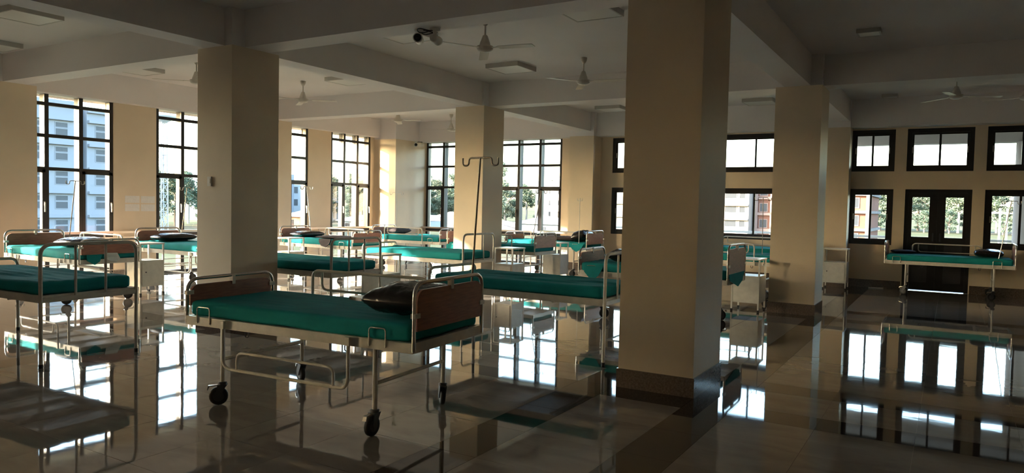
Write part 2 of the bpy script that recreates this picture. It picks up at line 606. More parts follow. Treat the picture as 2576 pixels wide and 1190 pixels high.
NAMES = {-7.09: 'half hidden behind the near column on its left', -4.62: 'between the two right hand columns', -1.83: 'left of the double door', .52: 'right of the double door, at the picture edge', 1.85: 'beyond the right edge of the picture'}
for x0, x1 in SMALL:
    mid = -3.73 if x0 == -4.62 else None
    slide_window('upper black sliding window ' + NAMES[x0], x0, x1, *UP, mid)
    slide_window('lower black sliding window ' + NAMES[x0], x0, x1, *LO, mid)
slide_window('upper black sliding window directly above the double door', DOOR[0], DOOR[1], *UP)

door = empty('door_1', label='black double door with glass upper panels behind right bed', cat='door', kind='structure')
dx0, dx1 = DOOR
yd = YW + .04
f = MB().box(dx0, yd, 0, dx0 + .07, yd + .09, 1.995).box(dx1 - .07, yd, 0, dx1, yd + .09, 1.995).box(dx0 + .07, yd, 1.925, dx1 - .07, yd + .09, 1.995)
put('frame', f, 'black_aluminium', door)
dm = (dx0 + dx1) / 2
for k, (a, b) in enumerate(((dx0 + .055, dm - .001), (dm + .001, dx1 - .055))):
    zb, zt = .013, 1.94
    sl_, sr_ = (.075, .135) if k == 0 else (.135, .075)
    f = MB()
    f.box(a, yd + .02, zb, a + sl_, yd + .06, zt).box(b - sr_, yd + .02, zb, b, yd + .06, zt)
    f.box(a + sl_, yd + .02, zb, b - sr_, yd + .06, zb + .16).box(a + sl_, yd + .02, .90, b - sr_, yd + .06, 1.06).box(a + sl_, yd + .02, zt - .10, b - sr_, yd + .06, zt)
    lf = put('door_leaf', f, 'black_aluminium', door)
    put('pane', MB().box(a + sl_, yd + .036, 1.06, b - sr_, yd + .042, zt - .10), 'window_glass', lf)
    put('panel', MB().box(a + sl_, yd + .032, zb + .16, b - sr_, yd + .048, .90), 'door_panel', lf)
    hx = b - .06 if k == 0 else a + .06
    put('handle', MB().box(hx - .012, yd - .03, .98, hx + .012, yd - .01, 1.14).box(hx - .01, yd - .012, 1.05, hx + .01, yd + .02, 1.07), 'hub_grey', lf)
put('meeting_strip', MB().box(dm - .02, yd + .06, .013, dm + .02, yd + .068, 1.94), 'black_aluminium', door)

# walls out of the picture
tag(put('wall_right', MB().box(XR, YF - .2, 0, XR + .2, YW + .24, ZC), 'yellow_paint'), 'yellow wall closing the room beyond the right edge', 'wall', kind='structure')
tag(put('wall_front', MB().box(XW - .24, YF - .2, 0, XR, YF, ZC), 'yellow_paint'), 'yellow wall behind the camera', 'wall', kind='structure')

# ------------------------------------------------------------------ guard rails inside the tall windows
def guard_rail(label, p0, p1):
    p0, p1 = Vector(p0), Vector(p1)
    d = (p1 - p0)
    L = d.length
    r = empty('guard_rail', p0, math.atan2(d.y, d.x), label, 'railing', 'guard rails at the tall windows')
    put('handrail', MB().box(0, -.035, .825, L, .035, .868), 'steel_rail', r)
    put('lower_rail', MB().box(0, -.012, .735, L, .012, .757), 'steel_rail', r)
    n = max(2, round(L / 1.25))
    for i in range(n + 1):
        x = .04 + (L - .08) * i / n
        put('post', lambda: MB().tube([(0, 0, 0), (0, 0, .83)], .016, 8), 'steel_rail', r, (x, 0, 0), key='railpost')
    for z in (.14, .29, .44, .59):
        put('bar', MB().tube([(0, 0, z), (L, 0, z)], .007, 6), 'steel_rail', r)
    return r
xg = XW + .11
guard_rail('steel guard rail under the window with the white block', (xg, 6.42, 0), (xg, 11.22, 0))
guard_rail('steel guard rail between second column and corner column', (xg, 11.93, 0), (xg, 15.06, 0))
guard_rail('steel guard rail across the tall back windows', (-12.74, YW - .11, 0), (-8.05, YW - .11, 0))
guard_rail('steel guard rail left of the picture', (xg, .88, 0), (xg, 5.68, 0))

# ------------------------------------------------------------------ beds
BL, BWD = 2.05, .88
def mattress_mb(seed, L=BL, W=BWD, th=.115, end_gap=.035, wr=1.0):
    rr = random.Random(seed)
    ox, oy = rr.uniform(0, 50), rr.uniform(0, 50)
    lx, ly = L - 2 * end_gap, W - .03
    cr = [(rr.uniform(-.9, .9), rr.uniform(-.35, .35), rr.uniform(-.4, .4), rr.uniform(.02, .05)) for _ in range(14)]
    def disp(p):
        q = p.copy()
        if p.z > 0:
            n1 = noise.noise(Vector((p.x * 1.7 + ox, p.y * 2.5 + oy, 0)))
            q.z += .010 * n1 * wr
            if wr > .8:
                q.z += .004 * wr * math.sin(p.y * 34 + 5 * noise.noise(Vector((p.x * 1.1 + ox, p.y * 2 + oy, 3)))) * max(0, noise.noise(Vector((p.x * .8 + oy, p.y * 1.6, 5))) + .25)
            for cx, cyy, sl_, wd in cr:        # creases
                d = (p.y - cyy) - sl_ * (p.x - cx) * .35
                k = math.exp(-(d / wd * 2.2) ** 2) * math.exp(-((p.x - cx) / .45) ** 2)
                q.z += .011 * k * wr
        side = max(abs(p.x) / (lx / 2), abs(p.y) / (ly / 2))
        if side > .9 and p.z < th * .45:
            n2 = noise.noise(Vector((p.x * 6 + ox, p.y * 6 + oy, p.z * 5)))
            d = Vector((p.x, p.y * 2.2, 0)).normalized()
            q += d * .006 * n2 * wr
            if p.z < -th * .3:
                q.z += .010 * noise.noise(Vector((p.x * 3 + oy, p.y * 3 + ox, 1)))
        return q
    return rbox(L / 2, W / 2, .628 + th / 2, lx, ly, th, .03, 60, 36, 5, disp)

def arch(h, z0, w, r=.105, x=0.0, inset=.012):
    return fillet([(x, inset, z0), (x, inset, h), (x, w - inset, h), (x, w - inset, z0)], r, 7)
def caster(parent, x, y, ang):
    c = empty('caster', (x, y, 0), ang)
    c.scale = (1.22, 1.22, 1.22)
    c.parent = parent
    R = .055
    put('wheel', lambda: MB().lathe([(.030, -.014), (.045, -.015), (.052, -.012), (R, -.006), (R, .006), (.052, .012), (.045, .015), (.030, .014)], 20, 'y', (.022, 0, R)), 'rubber', c, key='wheel')
    put('hub', lambda: MB().lathe([(.032, -.0145), (.030, -.010), (.030, .010), (.032, .0145)], 16, 'y', (.022, 0, R)), 'hub_grey', c, key='hub')
    def fork():
        q = MB()
        for s in (-1, 1):
            q.prism([(-.026, .122), (.026, .122), (.038, R + .012), (.030, R - .012), (.012, R - .012), (.006, R + .010)], 'y', s * .019 - .0025, s * .019 + .0025)
        q.box(-.026, -.0215, .117, .028, .0215, .124)
        q.lathe([(.024, .124), (.026, .136), (.019, .14)], 14)
        return q
    put('fork', fork, 'hub_grey', c, key='fork')
    put('brake_pedal', lambda: MB().prism([(.02, .118), (.075, .113), (.082, .092), (.087, .094), (.080, .119), (.02, .124)], 'y', -.012, .012), 'chrome', c, key='pedal')
    return c
def side_rail(parent, y, up, label=None):
    s = 1 if y > BWD / 2 else -1
    yy = y + s * .022
    if up:
        o_ = fillet([(.42, yy, .575), (.42, yy, .93), (1.56, yy, .93), (1.56, yy, .575)], .07, 5)
        i_ = fillet([(.52, yy, .925), (.52, yy, .775), (1.46, yy, .775), (1.46, yy, .925)], .06, 5)
    else:
        o_ = fillet([(.42, yy, .625), (.42, yy, .285), (1.56, yy, .285), (1.56, yy, .625)], .08, 5)
        i_ = fillet([(.56, yy, .29), (.56, yy, .415), (1.44, yy, .415), (1.44, yy, .29)], .06, 5)
    r = put('side_rail', MB().tube(o_, .0125, 8), 'cream_enamel', parent)
    put('inner_loop', MB().tube(i_, .010, 8), 'cream_enamel', r)
    for x in (.42, 1.56):
        put('rail_bracket', MB().box(x - .018, yy - .016, .572, x + .018, yy + .006 if s < 0 else yy + .016, .628), 'cream_enamel', r)
    return r
def end_board(parent, x, h, name):
    fr = put(name, MB().tube(arch(h, .575, BWD), .0135, 10), 'chrome', parent, (x, 0, 0))
    a, b, t, r = .035, BWD - .035, h - .045, .075
    zb = .70
    poly = [(a, zb), (b, zb), (b, t - r)] + [(b - r + r * math.cos(q), t - r + r * math.sin(q)) for q in np.linspace(0, PI / 2, 6)][1:] + \
           [(a + r - r * math.sin(q), t - r + r * math.cos(q)) for q in np.linspace(0, PI / 2, 6)]
    put('laminate_panel', MB().prism(poly, 'x', -.009, .009), 'laminate', fr)
    for y, z, dy, dz in ((BWD / 2, h - .032, .028, .075), (.03, .80, .06, .03), (BWD - .03, .80, .06, .03)):
        put('clip', MB().cbox((0, y, z), (.034, dy, dz)), 'cream_enamel', fr)
    return fr
def deck(parent):
    f = MB()
    f.box(0, 0, .565, BL, .028, .63).box(0, BWD - .028, .565, BL, BWD, .63)
    f.box(0, .028, .565, .028, BWD - .028, .63).box(BL - .028, .028, .565, BL, BWD - .028, .63)
    put('deck_frame', f, 'cream_enamel', parent, key=None)
    p = MB().box(.028, .028, .600, BL - .028, BWD - .028, .612)
    for x in (.5, 1.0, 1.5):
        p.box(x - .02, .028, .575, x + .02, BWD - .028, .600)
    put('deck_panel', p, 'cream_enamel', parent)
def mattress(parent, seed, wr=1.0):
    return put('mattress', lambda: mattress_mb(seed, wr=wr), 'teal_sheet', parent, key='matt%d_%s' % (seed, wr))
def board_bed(name, label, x, y, rz=0, head='left', rails=('down', 'up'), seed=1, flaps=(), crank=False, hh=1.0, fh=.905, castang=None, wr=1.0):
    """laminate board bed; x,y = near left corner; rails = (near, far)"""
    b = empty(name, (x, y, 0), rz, label, 'bed', 'hospital beds in the ward')
    deck(b)
    mattress(b, seed, wr)
    end_board(b, .004, hh if head == 'left' else fh, 'head_frame' if head == 'left' else 'foot_frame')
    end_board(b, BL - .004, hh if head == 'right' else fh, 'head_frame' if head == 'right' else 'foot_frame')
    rr = random.Random(seed * 13 + int(abs(x * 10)))
    i = 0
    for lx in (.36, BL - .31):
        for ly in (.03, BWD - .03):
            put('leg', lambda: MB().tube([(0, 0, .166), (0, 0, .575)], .0165, 10), 'cream_enamel', b, (lx, ly, 0), key='leg')
            caster(b, lx, ly, castang[i] if castang else rr.uniform(0, 2 * PI))
            i += 1
        put('leg_brace', lambda: MB().tube([(0, .03, .335), (0, BWD - .03, .335)], .0135, 8), 'cream_enamel', b, (lx, 0, 0), key='brace')
    for y_, st in zip((0, BWD), rails):
        if st:
            side_rail(b, y_, st == 'up')
    for y_, s in ((0, -1), (BWD, 1)):
        for xx in (.20, 1.78):
            put('mattress_stop', lambda: MB().tube(fillet([(-.065, 0, .585), (-.065, 0, .705), (.065, 0, .705), (.065, 0, .585)], .022, 4), .0055, 6), 'chrome', b, (xx, y_ + s * .007, 0), key='stop')
    for xx in (.62, 1.52):
        put('drain_hook', lambda: MB().tube(fillet([(-.016, 0, .568), (-.016, 0, .525), (.016, 0, .525), (.016, 0, .568)], .014, 4), .0045, 6), 'hub_grey', b, (xx, .012, 0), key='dhook')
    if crank:
        put('crank', MB().tube([(1.2, .44, .49), (2.06, .44, .44)], .016, 8).tube([(2.06, .44, .44), (2.12, .44, .44), (2.12, .40, .36), (2.2, .40, .36)], .008, 6).box(1.2, .37, .47, 1.9, .51, .49), 'cream_enamel', b)
    for fx, fy, fw, fd, ex in flaps:
        # a loose corner of the sheet hanging past the edge
        v = [(fx, fy, .70), (fx + ex[0] * fw, fy + ex[1] * fw, .70), (fx + ex[0] * fw * .8 + ex[1] * .02, fy + ex[1] * fw * .8 - abs(ex[0]) * .02, .62 - fd * .4), (fx + ex[0] * fw * .45 + ex[1] * .03, fy + ex[1] * fw * .45 - abs(ex[0]) * .03, .60 - fd), (fx + ex[1] * .015, fy - abs(ex[0]) * .015, .62)]
        th = Vector((-ex[1], abs(ex[0]), 0)) * .008
        w = [tuple(Vector(p) + th) for p in v]
        n = len(v)
        fs = [tuple(range(n)), tuple(range(n, 2 * n))[::-1]] + [(i_, i_ + n, (i_ + 1) % n + n, (i_ + 1) % n) for i_ in range(n)]
        put('sheet_corner', MB().add(v + w, fs), 'teal_sheet', b)
    return b
def tube_bed(name, label, x, y, rz=0, seed=1, high=1.05, low=.805, wr=1.3):
    """plain tubular bed; tall barred end on the right, low hoop on the left"""
    b = empty(name, (x, y, 0), rz, label, 'bed', 'hospital beds in the ward')
    deck(b)
    mattress(b, seed, wr)
    e = put('end_frame', MB().tube(arch(high, 0, BWD, .10, inset=-.004), .0165, 10), 'cream_enamel', b, (BL + .016, 0, 0))
    for yy in (.30, .58):
        put('bar', lambda: MB().tube([(0, 0, .60), (0, 0, high - .012)], .0115, 8), 'cream_enamel', e, (0, yy, 0), key='endbar%.2f' % high)
    put('cross_bar', lambda: MB().box(-.014, .01, .578, .014, BWD - .01, .612), 'cream_enamel', e, key='crossbar')
    put('head_hoop', MB().tube(arch(low, 0, BWD, .09, inset=-.004), .0165, 10), 'cream_enamel', b, (-.016, 0, 0))
    for xx in (-.016, BL + .016):
        for yy in (-.004, BWD + .004):
            put('foot_cap', lambda: MB().lathe([(.019, 0), (.019, .03), (.0168, .034)], 10), 'rubber', b, (xx, yy, 0), key='fcap')
    for lx in (.5, 1.5):
        put('leg_brace', lambda: MB().tube([(0, .02, .56), (0, BWD - .02, .56)], .012, 8), 'cream_enamel', b, (lx, 0, 0), key='tbrace')
    return b

bedF = board_bed('hospital_bed', 'nearest bed with brown boards, smooth green sheet and black pillow', -4.875, 3.385, math.radians(4.2), 'right', ('down', 'up'), 1, hh=1.005, fh=.90, castang=[3.85, 2.7, 4.7, 2.3], wr=.35)
tube_bed('hospital_bed', 'cream tubular bed with wrinkled green sheet at lower left edge', -8.79, 3.19, math.radians(2.5), 2, high=1.075)
tube_bed('hospital_bed', 'cream tubular bed between nearest bed and nearest column', -4.845, 6.34, 0, 3, high=1.06, wr=.9)
tube_bed('hospital_bed', 'cream tubular bed right behind the second column', -8.53, 6.47, 0, 4, high=1.045)
tube_bed('hospital_bed', 'cream tubular bed in front of the column with drip stand', -8.57, 9.33, 0, 5, high=1.035)
board_bed('hospital_bed', 'sunlit brown board bed by the far left window, with crank', -12.2, 5.43, 0, 'left', ('down', 'up'), 6, flaps=((2.06, .10, .22, .04, (0, 1)),), crank=True, hh=.965, wr=1.2)
board_bed('hospital_bed', 'brown board bed under the paper notices, left of second column', -12.25, 7.52, 0, 'left', ('down', 'down'), 7, hh=.965)
board_bed('hospital_bed', 'brown board bed with dark cloth on it, right of second column', -12.12, 10.62, 0, 'left', ('down', 'up'), 8, hh=.965, fh=.935)
board_bed('hospital_bed', 'brown board bed with raised rail beside the sunlit corner', -12.07, 13.42, 0, 'left', ('up', 'down'), 9, hh=.96, fh=.93)
board_bed('hospital_bed', 'brown board bed running behind the column with drip stand', -8.78, 12.0, 0, 'left', ('up', None), 10, flaps=((.01, -.012, .2, .03, (1, 0)),), hh=1.0, fh=.985)
board_bed('hospital_bed', 'brown board bed with dark bundles by the back wall column', -8.68, 14.08, 0, 'right', (None, 'up'), 11, flaps=((1.7, -.012, .28, .06, (1, 0)),), hh=.99, fh=.90)
board_bed('hospital_bed', 'brown board bed passing behind the nearest column', -4.40, 9.10, 0, 'right', ('down', None), 12, flaps=((.10, -.012, .28, .10, (1, 0)), (2.06, .05, .74, .07, (0, 1))), hh=1.06, fh=.92)
board_bed('hospital_bed', 'bed with raised rails behind the small paper topped cabinet', -4.42, 12.78, 0, 'left', ('up', None), 13)
board_bed('hospital_bed', 'bed along the back wall below the sliding window', -4.72, 15.25, 0, 'left', (None, 'up'), 14)
board_bed('hospital_bed', 'dim bed against the black double door on the right', -1.06, 15.42, 0, 'right', (None, 'up'), 15, hh=1.0, fh=.98, wr=.5)

# ------------------------------------------------------------------ pillows and cloths
def pillow(label, x, y, z, lx, ly, h, rz=0, tilt=(0, 0), ma='black_vinyl', name='pillow', seed=1, group='dark pillows on the beds', flap=None):
    p = empty(name, (x, y, z), rz, label, 'pillow' if name == 'pillow' else 'cloth', group)
    p.rotation_euler = (tilt[0], tilt[1], rz)
    def mk():
        q = MB()
        nu, nv = 40, 40
        vs = []
        for k in (1, -1):
            for i in range(nu + 1):
                for j in range(nv + 1):
                    u, v = i / nu * 2 - 1, j / nv * 2 - 1
                    e = max(0, (1 - abs(u) ** 3.0)) ** .42 * max(0, (1 - abs(v) ** 3.0)) ** .42
                    px = u * lx / 2 * (1 - .06 * (1 - v * v) * 0 - .05 * v * v)
                    py = v * ly / 2 * (1 - .05 * u * u)
                    n = noise.noise(Vector((u * 2.5 + seed * 7, v * 2.5, k)))
                    n2 = noise.noise(Vector((u * 7 + seed * 3, v * 5, k)))
                    n3 = abs(noise.noise(Vector((u * 3 + seed, v * 9 + 2 * n, k + 4)))) * abs(u) ** .7 + abs(noise.noise(Vector((u * 9 + 2 * n, v * 3 + seed, k + 8)))) * abs(v) ** .7
                    zz = h / 2 + k * e * h / 2 * (1 + .12 * n + .05 * n2 - .20 * n3) + .004 * k
                    if k < 0:
                        zz = max(zz, 0)
                    vs.append((px, py, zz))
        m_ = (nu + 1) * (nv + 1)
        fs = []
        for i in range(nu):
            for j in range(nv):
                a = i * (nv + 1) + j
                fs.append((a, a + nv + 1, a + nv + 2, a + 1))
                fs.append((m_ + a + 1, m_ + a + nv + 2, m_ + a + nv + 1, m_ + a))
        rim = [i * (nv + 1) for i in range(nu + 1)] + [nu * (nv + 1) + j for j in range(1, nv + 1)] + [i * (nv + 1) + nv for i in range(nu - 1, -1, -1)] + [j for j in range(nv - 1, 0, -1)]
        for a, b in zip(rim, rim[1:] + rim[:1]):
            fs.append((a, m_ + a, m_ + b, b))
        return q.add(vs, fs, True)
    put('cover', mk, ma, p)
    if flap:
        put('corner_flap', MB().prism(flap, 'z', h * .42, h * .42 + .022), ma, p)
    return p
ZM = .745
fz = math.radians(4.2)
def on_bed(x, y):   # nearest bed, local to world
    return (-4.875 + x * math.cos(fz) - y * math.sin(fz), 3.385 + x * math.sin(fz) + y * math.cos(fz))
px, py = on_bed(1.755, .45)
pillow('plump black vinyl pillow with a loose corner on nearest bed', px, py, ZM + .004, .50, .62, .205, fz, seed=1, flap=[(-.19, -.28), (-.20, -.04), (-.30, -.13), (-.37, -.16), (-.375, -.25), (-.30, -.27)])
pillow('shiny brown pillow on the bed by the far left window', -11.0, 5.95, ZM + .006, .50, .62, .15, .1, ma='black_vinyl', seed=2)
pillow('black pillow under the headboard below the paper notices', -11.83, 7.98, ZM + .006, .36, .74, .13, 0, seed=3)
pillow('black pillow beneath the headboard right of second column', -11.72, 11.02, ZM + .006, .36, .72, .12, 0, seed=4)
pillow('dark pillow leaning at the headboard beside sunlit corner', -11.70, 13.95, ZM + .008, .40, .62, .16, 0, seed=5, ma='brown_cloth')
pillow('flat dark bundle along the bed by the back wall column', -7.35, 14.55, ZM + .006, .62, .50, .10, 0, seed=6, ma='brown_cloth')
pillow('puffed dark pillow against the board by the back wall column', -6.90, 14.50, ZM + .010, .34, .56, .24, 0, tilt=(0, -.25), seed=7, ma='black_vinyl')
pillow('black pillow half hidden behind the left side of nearest column', -3.88, 9.62, ZM + .006, .42, .60, .18, 0, seed=8)
pillow('black pillow on the right hand bed near the drip stand', .60, 15.88, ZM + .006, .46, .56, .14, 0, seed=9)
pillow('dark crumpled cloth at the left of the right hand bed', -.78, 16.0, ZM + .006, .40, .34, .06, .3, seed=10, ma='brown_cloth', name='folded_cloth', group='cloths on the beds')
pillow('dark cloth lying along the bed right of second column', -10.75, 10.92, ZM + .006, .80, .46, .06, .15, seed=11, ma='brown_cloth', name='folded_cloth', group='cloths on the beds')

# cloth end hanging over the side of that bed
v = [(-10.95, 10.60, .755), (-10.62, 10.60, .755), (-10.64, 10.575, .66), (-10.74, 10.57, .59), (-10.86, 10.572, .615), (-10.93, 10.58, .69)]
w = [(a, b + .02, c) for a, b, c in v]
n = len(v)
tag(put('hanging_cloth', MB().add(v + w, [tuple(range(n)), tuple(range(n, 2 * n))[::-1]] + [(i, i + n, (i + 1) % n + n, (i + 1) % n) for i in range(n)]), 'brown_cloth'),
    'dark cloth end hanging over bed edge, right of second column', 'cloth', 'cloths on the beds')

# ------------------------------------------------------------------ drip stands (rods held in the bed frames)
def drip_stand(label, top, bot, hw, along, ma='steel_rod', r=.0075):
    t, b = Vector(top), Vector(bot)
    s = empty('drip_stand', b, 0, label, 'drip stand', 'drip stands fixed to the beds')
    d = t - b
    put('pole', MB().tube([(0, 0, 0), tuple(d)], r, 8), ma, s)
    a = Vector(along).normalized()
    h = hw / 2
    def P(u, z):
        return tuple(d + a * u + Vector((0, 0, z)))
    pts = fillet([P(-h, .00), P(-h, -.055), P(-h + .055, -.055), P(-h + .055, 0), P(h - .055, 0), P(h - .055, -.055), P(h, -.055), P(h, .00)], .024, 4)
    put('hook_bar', MB().tube(pts, r * .85, 6), ma, s)
    return s
hx, hy = on_bed(2.0, .80)
drip_stand('dark iron drip stand at the head of the nearest bed', (-2.905, 4.36, 1.838), (hx - .02, hy, .62), .315, (1, -.05, 0))
drip_stand('thin drip stand in front of the white block window', (-12.14, 6.45, 1.75), (-12.14, 6.33, .62), .29, (0, 1, 0))
drip_stand('thin drip stand left of second column, by the notices', (-12.2, 8.50, 1.71), (-12.2, 8.36, .62), .28, (0, 1, 0))
drip_stand('white drip stand leaning at window right of second column', (-12.05, 11.30, 1.82), (-12.07, 11.47, .62), .26, (.6, 1, 0), 'white_enamel', .011)
drip_stand('pale drip stand before the sunlit corner column', (-12.0, 14.24, 1.77), (-12.0, 14.26, .62), .36, (.5, 1, 0), 'white_enamel', .006)
drip_stand('leaning drip stand before the white tower block window', (-6.88, 12.5, 1.81), (-7.11, 12.5, .60), .22, (1, .2, 0))
drip_stand('small drip stand before the wall column by dark bundles', (-6.83, 14.12, 1.69), (-6.82, 14.10, .62), .12, (1, 0, 0), 'white_enamel', .006)
drip_stand('drip stand in front of the sliding window between columns', (-2.84, 13.2, 1.74), (-2.82, 13.2, .62), .28, (1, 0, 0), 'steel_rod', .006)
drip_stand('leaning drip stand at the right hand bed', (.89, 15.5, 1.77), (.715, 15.5, .57), .29, (1, .15, 0), 'chrome', .007)

# ------------------------------------------------------------------ bedside cabinets
def cabinet(label, x, y, w=.40, d=.40, face='-y', h=.80, rz=0, paper=False):
    c = empty('bedside_cabinet', (x, y, 0), rz, label, 'cabinet', 'white bedside cabinets')
    z0, z1 = .13, .52
    s = .022
    put('body', MB().box(.004, .004, z0, w - .004, d - .004, z1), 'white_enamel', c)
    put('shelf_edge', MB().box(0, 0, z1, w, d, z1 + .014), 'white_enamel', c)
    put('top', MB().box(-.006, -.006, h - .022, w + .006, d + .006, h), 'white_enamel', c)
    for px_ in (0, w - s):
        for py_ in (0, d - s):
            o = put('post', lambda: MB().box(0, 0, .03, s, s, h - .022), 'white_enamel', c, (px_, py_, 0), key='cpost%.2f' % h)
            put('foot', lambda: MB().box(-.003, -.003, 0, s + .003, s + .003, .032), 'rubber', o, key='cfoot')
    if face == '-y':
        dr = put('door', MB().box(s + .01, -.010, z0 + .02, w - s - .01, .004, z1 - .02), 'white_enamel', c)
        put('knob', MB().lathe([(.004, 0), (.006, -.008), (.011, -.014), (.010, -.022), (0, -.025)], 10, 'y', (s + .06, -.010, (z0 + z1) / 2 + .03)), 'hub_grey', dr)
    elif face == '+x':
        dr = put('door', MB().box(w - .004, s + .01, z0 + .02, w + .010, d - s - .01, z1 - .02), 'white_enamel', c)
        put('knob', MB().lathe([(.004, 0), (.006, .008), (.011, .014), (.010, .022), (0, .025)], 10, 'x', (w + .010, s + .06, (z0 + z1) / 2 + .03)), 'hub_grey', dr)
    else:
        dr = put('door', MB().box(s + .01, d - .004, z0 + .02, w - s - .01, d + .010, z1 - .02), 'white_enamel', c)
        put('knob', MB().lathe([(.004, 0), (.006, .008), (.011, .014), (.010, .022), (0, .025)], 10, 'y', (s + .06, d + .010, (z0 + z1) / 2 + .03)), 'hub_grey', dr)
    return c
cabinet('white bedside cabinet before the streaked wall column', -2.14, 15.42, .43, .40, '-y', h=.80)
cabinet('white bedside cabinet standing beside the further right column', -2.80, 11.06, .41, .44, '+y', h=.79)
cabinet('white bedside cabinet with door right of the drip stand column', -6.52, 10.26, .36, .40, '-y', h=.80)
cabinet('white bedside cabinet seen below the bed behind that column', -7.10, 13.02, .40, .36, '+y', h=.78)
cabinet('white bedside cabinet behind the raised rail of nearest bed', -6.92, 7.50, .36, .40, '+y', h=.80)
cabinet('white bedside cabinet just right of the second column', -11.10, 9.62, .38, .38, '-y', h=.80)
cabinet('white bedside cabinet behind the crank of the far left bed', -11.02, 6.60, .40, .40, '+x', h=.80)
cabinet('white bedside cabinet deep behind the left side of nearest column', -5.42, 13.2, .40, .40, '-y', h=.84)
tag(put('paper_sheet', MB().box(-2.70, 11.12, .7905, -2.45, 11.40, .793), 'paper'), 'white paper sheets on the cabinet by further right column', 'paper')

# ------------------------------------------------------------------ ceiling fans, lights, cameras
def fan(label, x, y, ang, drop=.40, R=.60):
    f = empty('ceiling_fan', (x, y, ZC), 0, label, 'fan', 'white ceiling fans')
    put('canopy', lambda: MB().lathe([(.05, 0), (.052, -.012), (.045, -.05), (.024, -.085), (.013, -.09)], 16), 'fan_paint', f, key='fcan')
    put('down_rod', MB().tube([(0, 0, -.08), (0, 0, -drop + .13)], .011, 10), 'fan_paint', f)
    put('motor_housing', lambda: MB().lathe([(.016, .16), (.030, .15), (.062, .06), (.068, .03), (.10, .022), (.104, .005), (.098, -.006), (.10, -.012), (.085, -.032), (.05, -.046), (0, -.05)], 24), 'fan_paint', f, (0, 0, -drop), key='fmot')
    for k in range(3):
        a = ang + k * 2 * PI / 3
        def blade():
            q = MB()
            q.box(.085, -.018, -.004, .20, .018, .002)
            pts = [(.17, -.048), (.20, -.062), (.56, -.058), (.60, -.05), (.60, .05), (.56, .058), (.20, .055), (.17, .045)]
            v = [(px_ * R / .6, py_, .001 + (-.10 * py_) - .012 * (px_ / .6)) for px_, py_ in pts]
            w_ = [(a_, b_, c_ - .006) for a_, b_, c_ in v]
            n_ = len(v)
            q.add(v + w_, [tuple(range(n_)), tuple(range(n_, 2 * n_))[::-1]] + [(i_, i_ + n_, (i_ + 1) % n_ + n_, (i_ + 1) % n_) for i_ in range(n_)])
            return q
        put('blade', blade, 'fan_paint', f, (0, 0, -drop), (0, 0, a), key='blade%.2f' % R)
    return f
fan('ceiling fan beside the two camera domes, largest in view', -4.95, 7.48, .09, .36, .65)
fan('ceiling fan just left of the nearest column', -4.88, 10.1, .03, .36, .65)
fan('ceiling fan half hidden by the second column', -10.6, 7.55, -.09, .36, .65)
fan('ceiling fan right of the second column', -10.6, 9.82, .43, .36, .65)
fan('ceiling fan above the bed beside the sunlit corner', -11.2, 13.3, .1, .33, .65)
fan('ceiling fan half hidden by the drip stand column', -10.9, 15.0, -.35, .38, .65)
fan('ceiling fan in the dark bay at upper right', -.02, 13.75, .3, .36, .65)
fan('ceiling fan at the right edge of the picture', .95, 14.3, .9, .36)
fan('ceiling fan at the top right edge of the picture', 1.1, 8.9, .3, .36)
def panel_light(label, x, y, s=.60, h=.07, key='l'):
    l = empty('ceiling_light', (x, y, ZC), 0, label, 'light', 'square ceiling panel lights')
    put('housing', lambda: MB().box(-s / 2, -s / 2, -h, s / 2, -s / 2 + .02, 0).box(-s / 2, s / 2 - .02, -h, s / 2, s / 2, 0).box(-s / 2, -s / 2 + .02, -h, -s / 2 + .02, s / 2 - .02, 0).box(s / 2 - .02, -s / 2 + .02, -h, s / 2, s / 2 - .02, 0), 'light_body', l, key='lhous%.2f' % s)
    put('diffuser', lambda: MB().box(-s / 2 + .02, -s / 2 + .02, -h + .004, s / 2 - .02, s / 2 - .02, -.01), 'diffuser', l, key='ldiff%.2f' % s)
    return l
panel_light('square panel light between the fans and the cross beam', -6.22, 10.18)
panel_light('square panel light left of the half hidden fan', -12.3, 7.62)
panel_light('square panel light at the upper left edge', -12.35, 5.35)
panel_light('square panel light top left, above the near cross beam', -9.95, 4.7)
panel_light('square panel light behind the beam, right of second column', -9.6, 9.98)
panel_light('square panel light near the top, left of nearest column', -3.62, 7.6)
panel_light('square panel light behind the camera domes', -6.3, 7.62)
panel_light('square panel light by the further fan column, left of nearest', -6.65, 15.3)
panel_light('square panel light between the two right hand columns', -3.45, 15.45)
panel_light('square panel light in the dark upper right bay', -.97, 10.1, .27, .05)
panel_light('square panel light far back in the dark right bay', -1.1, 15.7, .27, .05)
def cctv(label, loc, rz, drop=.0, wall=False):
    c = empty('security_camera', loc, rz, label, 'camera', 'white security cameras')
    put('mount', MB().lathe([(.055, 0), (.055, -.018), (.02, -.03), (.018, -.07)], 16), 'white_plastic', c)
    b = put('body', MB().lathe([(0, -.09), (.035, -.085), (.045, -.05), (.045, .06), (.05, .065), (.05, .10), (.042, .10)], 18, 'x', (0.02, 0, -.105)), 'white_plastic', c)
    put('lens', MB().lathe([(0, .098), (.040, .098), (.040, .102), (0, .102)], 18, 'x', (0.02, 0, -.105)), 'lens_black', b)
    a = np.linspace(0, 2 * PI, 15)[:-1]
    put('cable_loop', MB().tube([(-.02 + .06 * math.cos(t), .10 + .085 * math.sin(t), -.02 - .012 * math.sin(2 * t)) for t in a], .006, 6, closed=True), 'cable', c)
    return c
cctv('white security camera facing us under the near cross beam', (-4.88, 6.12, ZS), -1.05)
cctv('white security camera facing away under the near cross beam', (-4.70, 6.15, ZS), 1.9)
cctv('small white security camera at the top of sunlit corner', (-12.68, 15.82, 3.215), -.85)

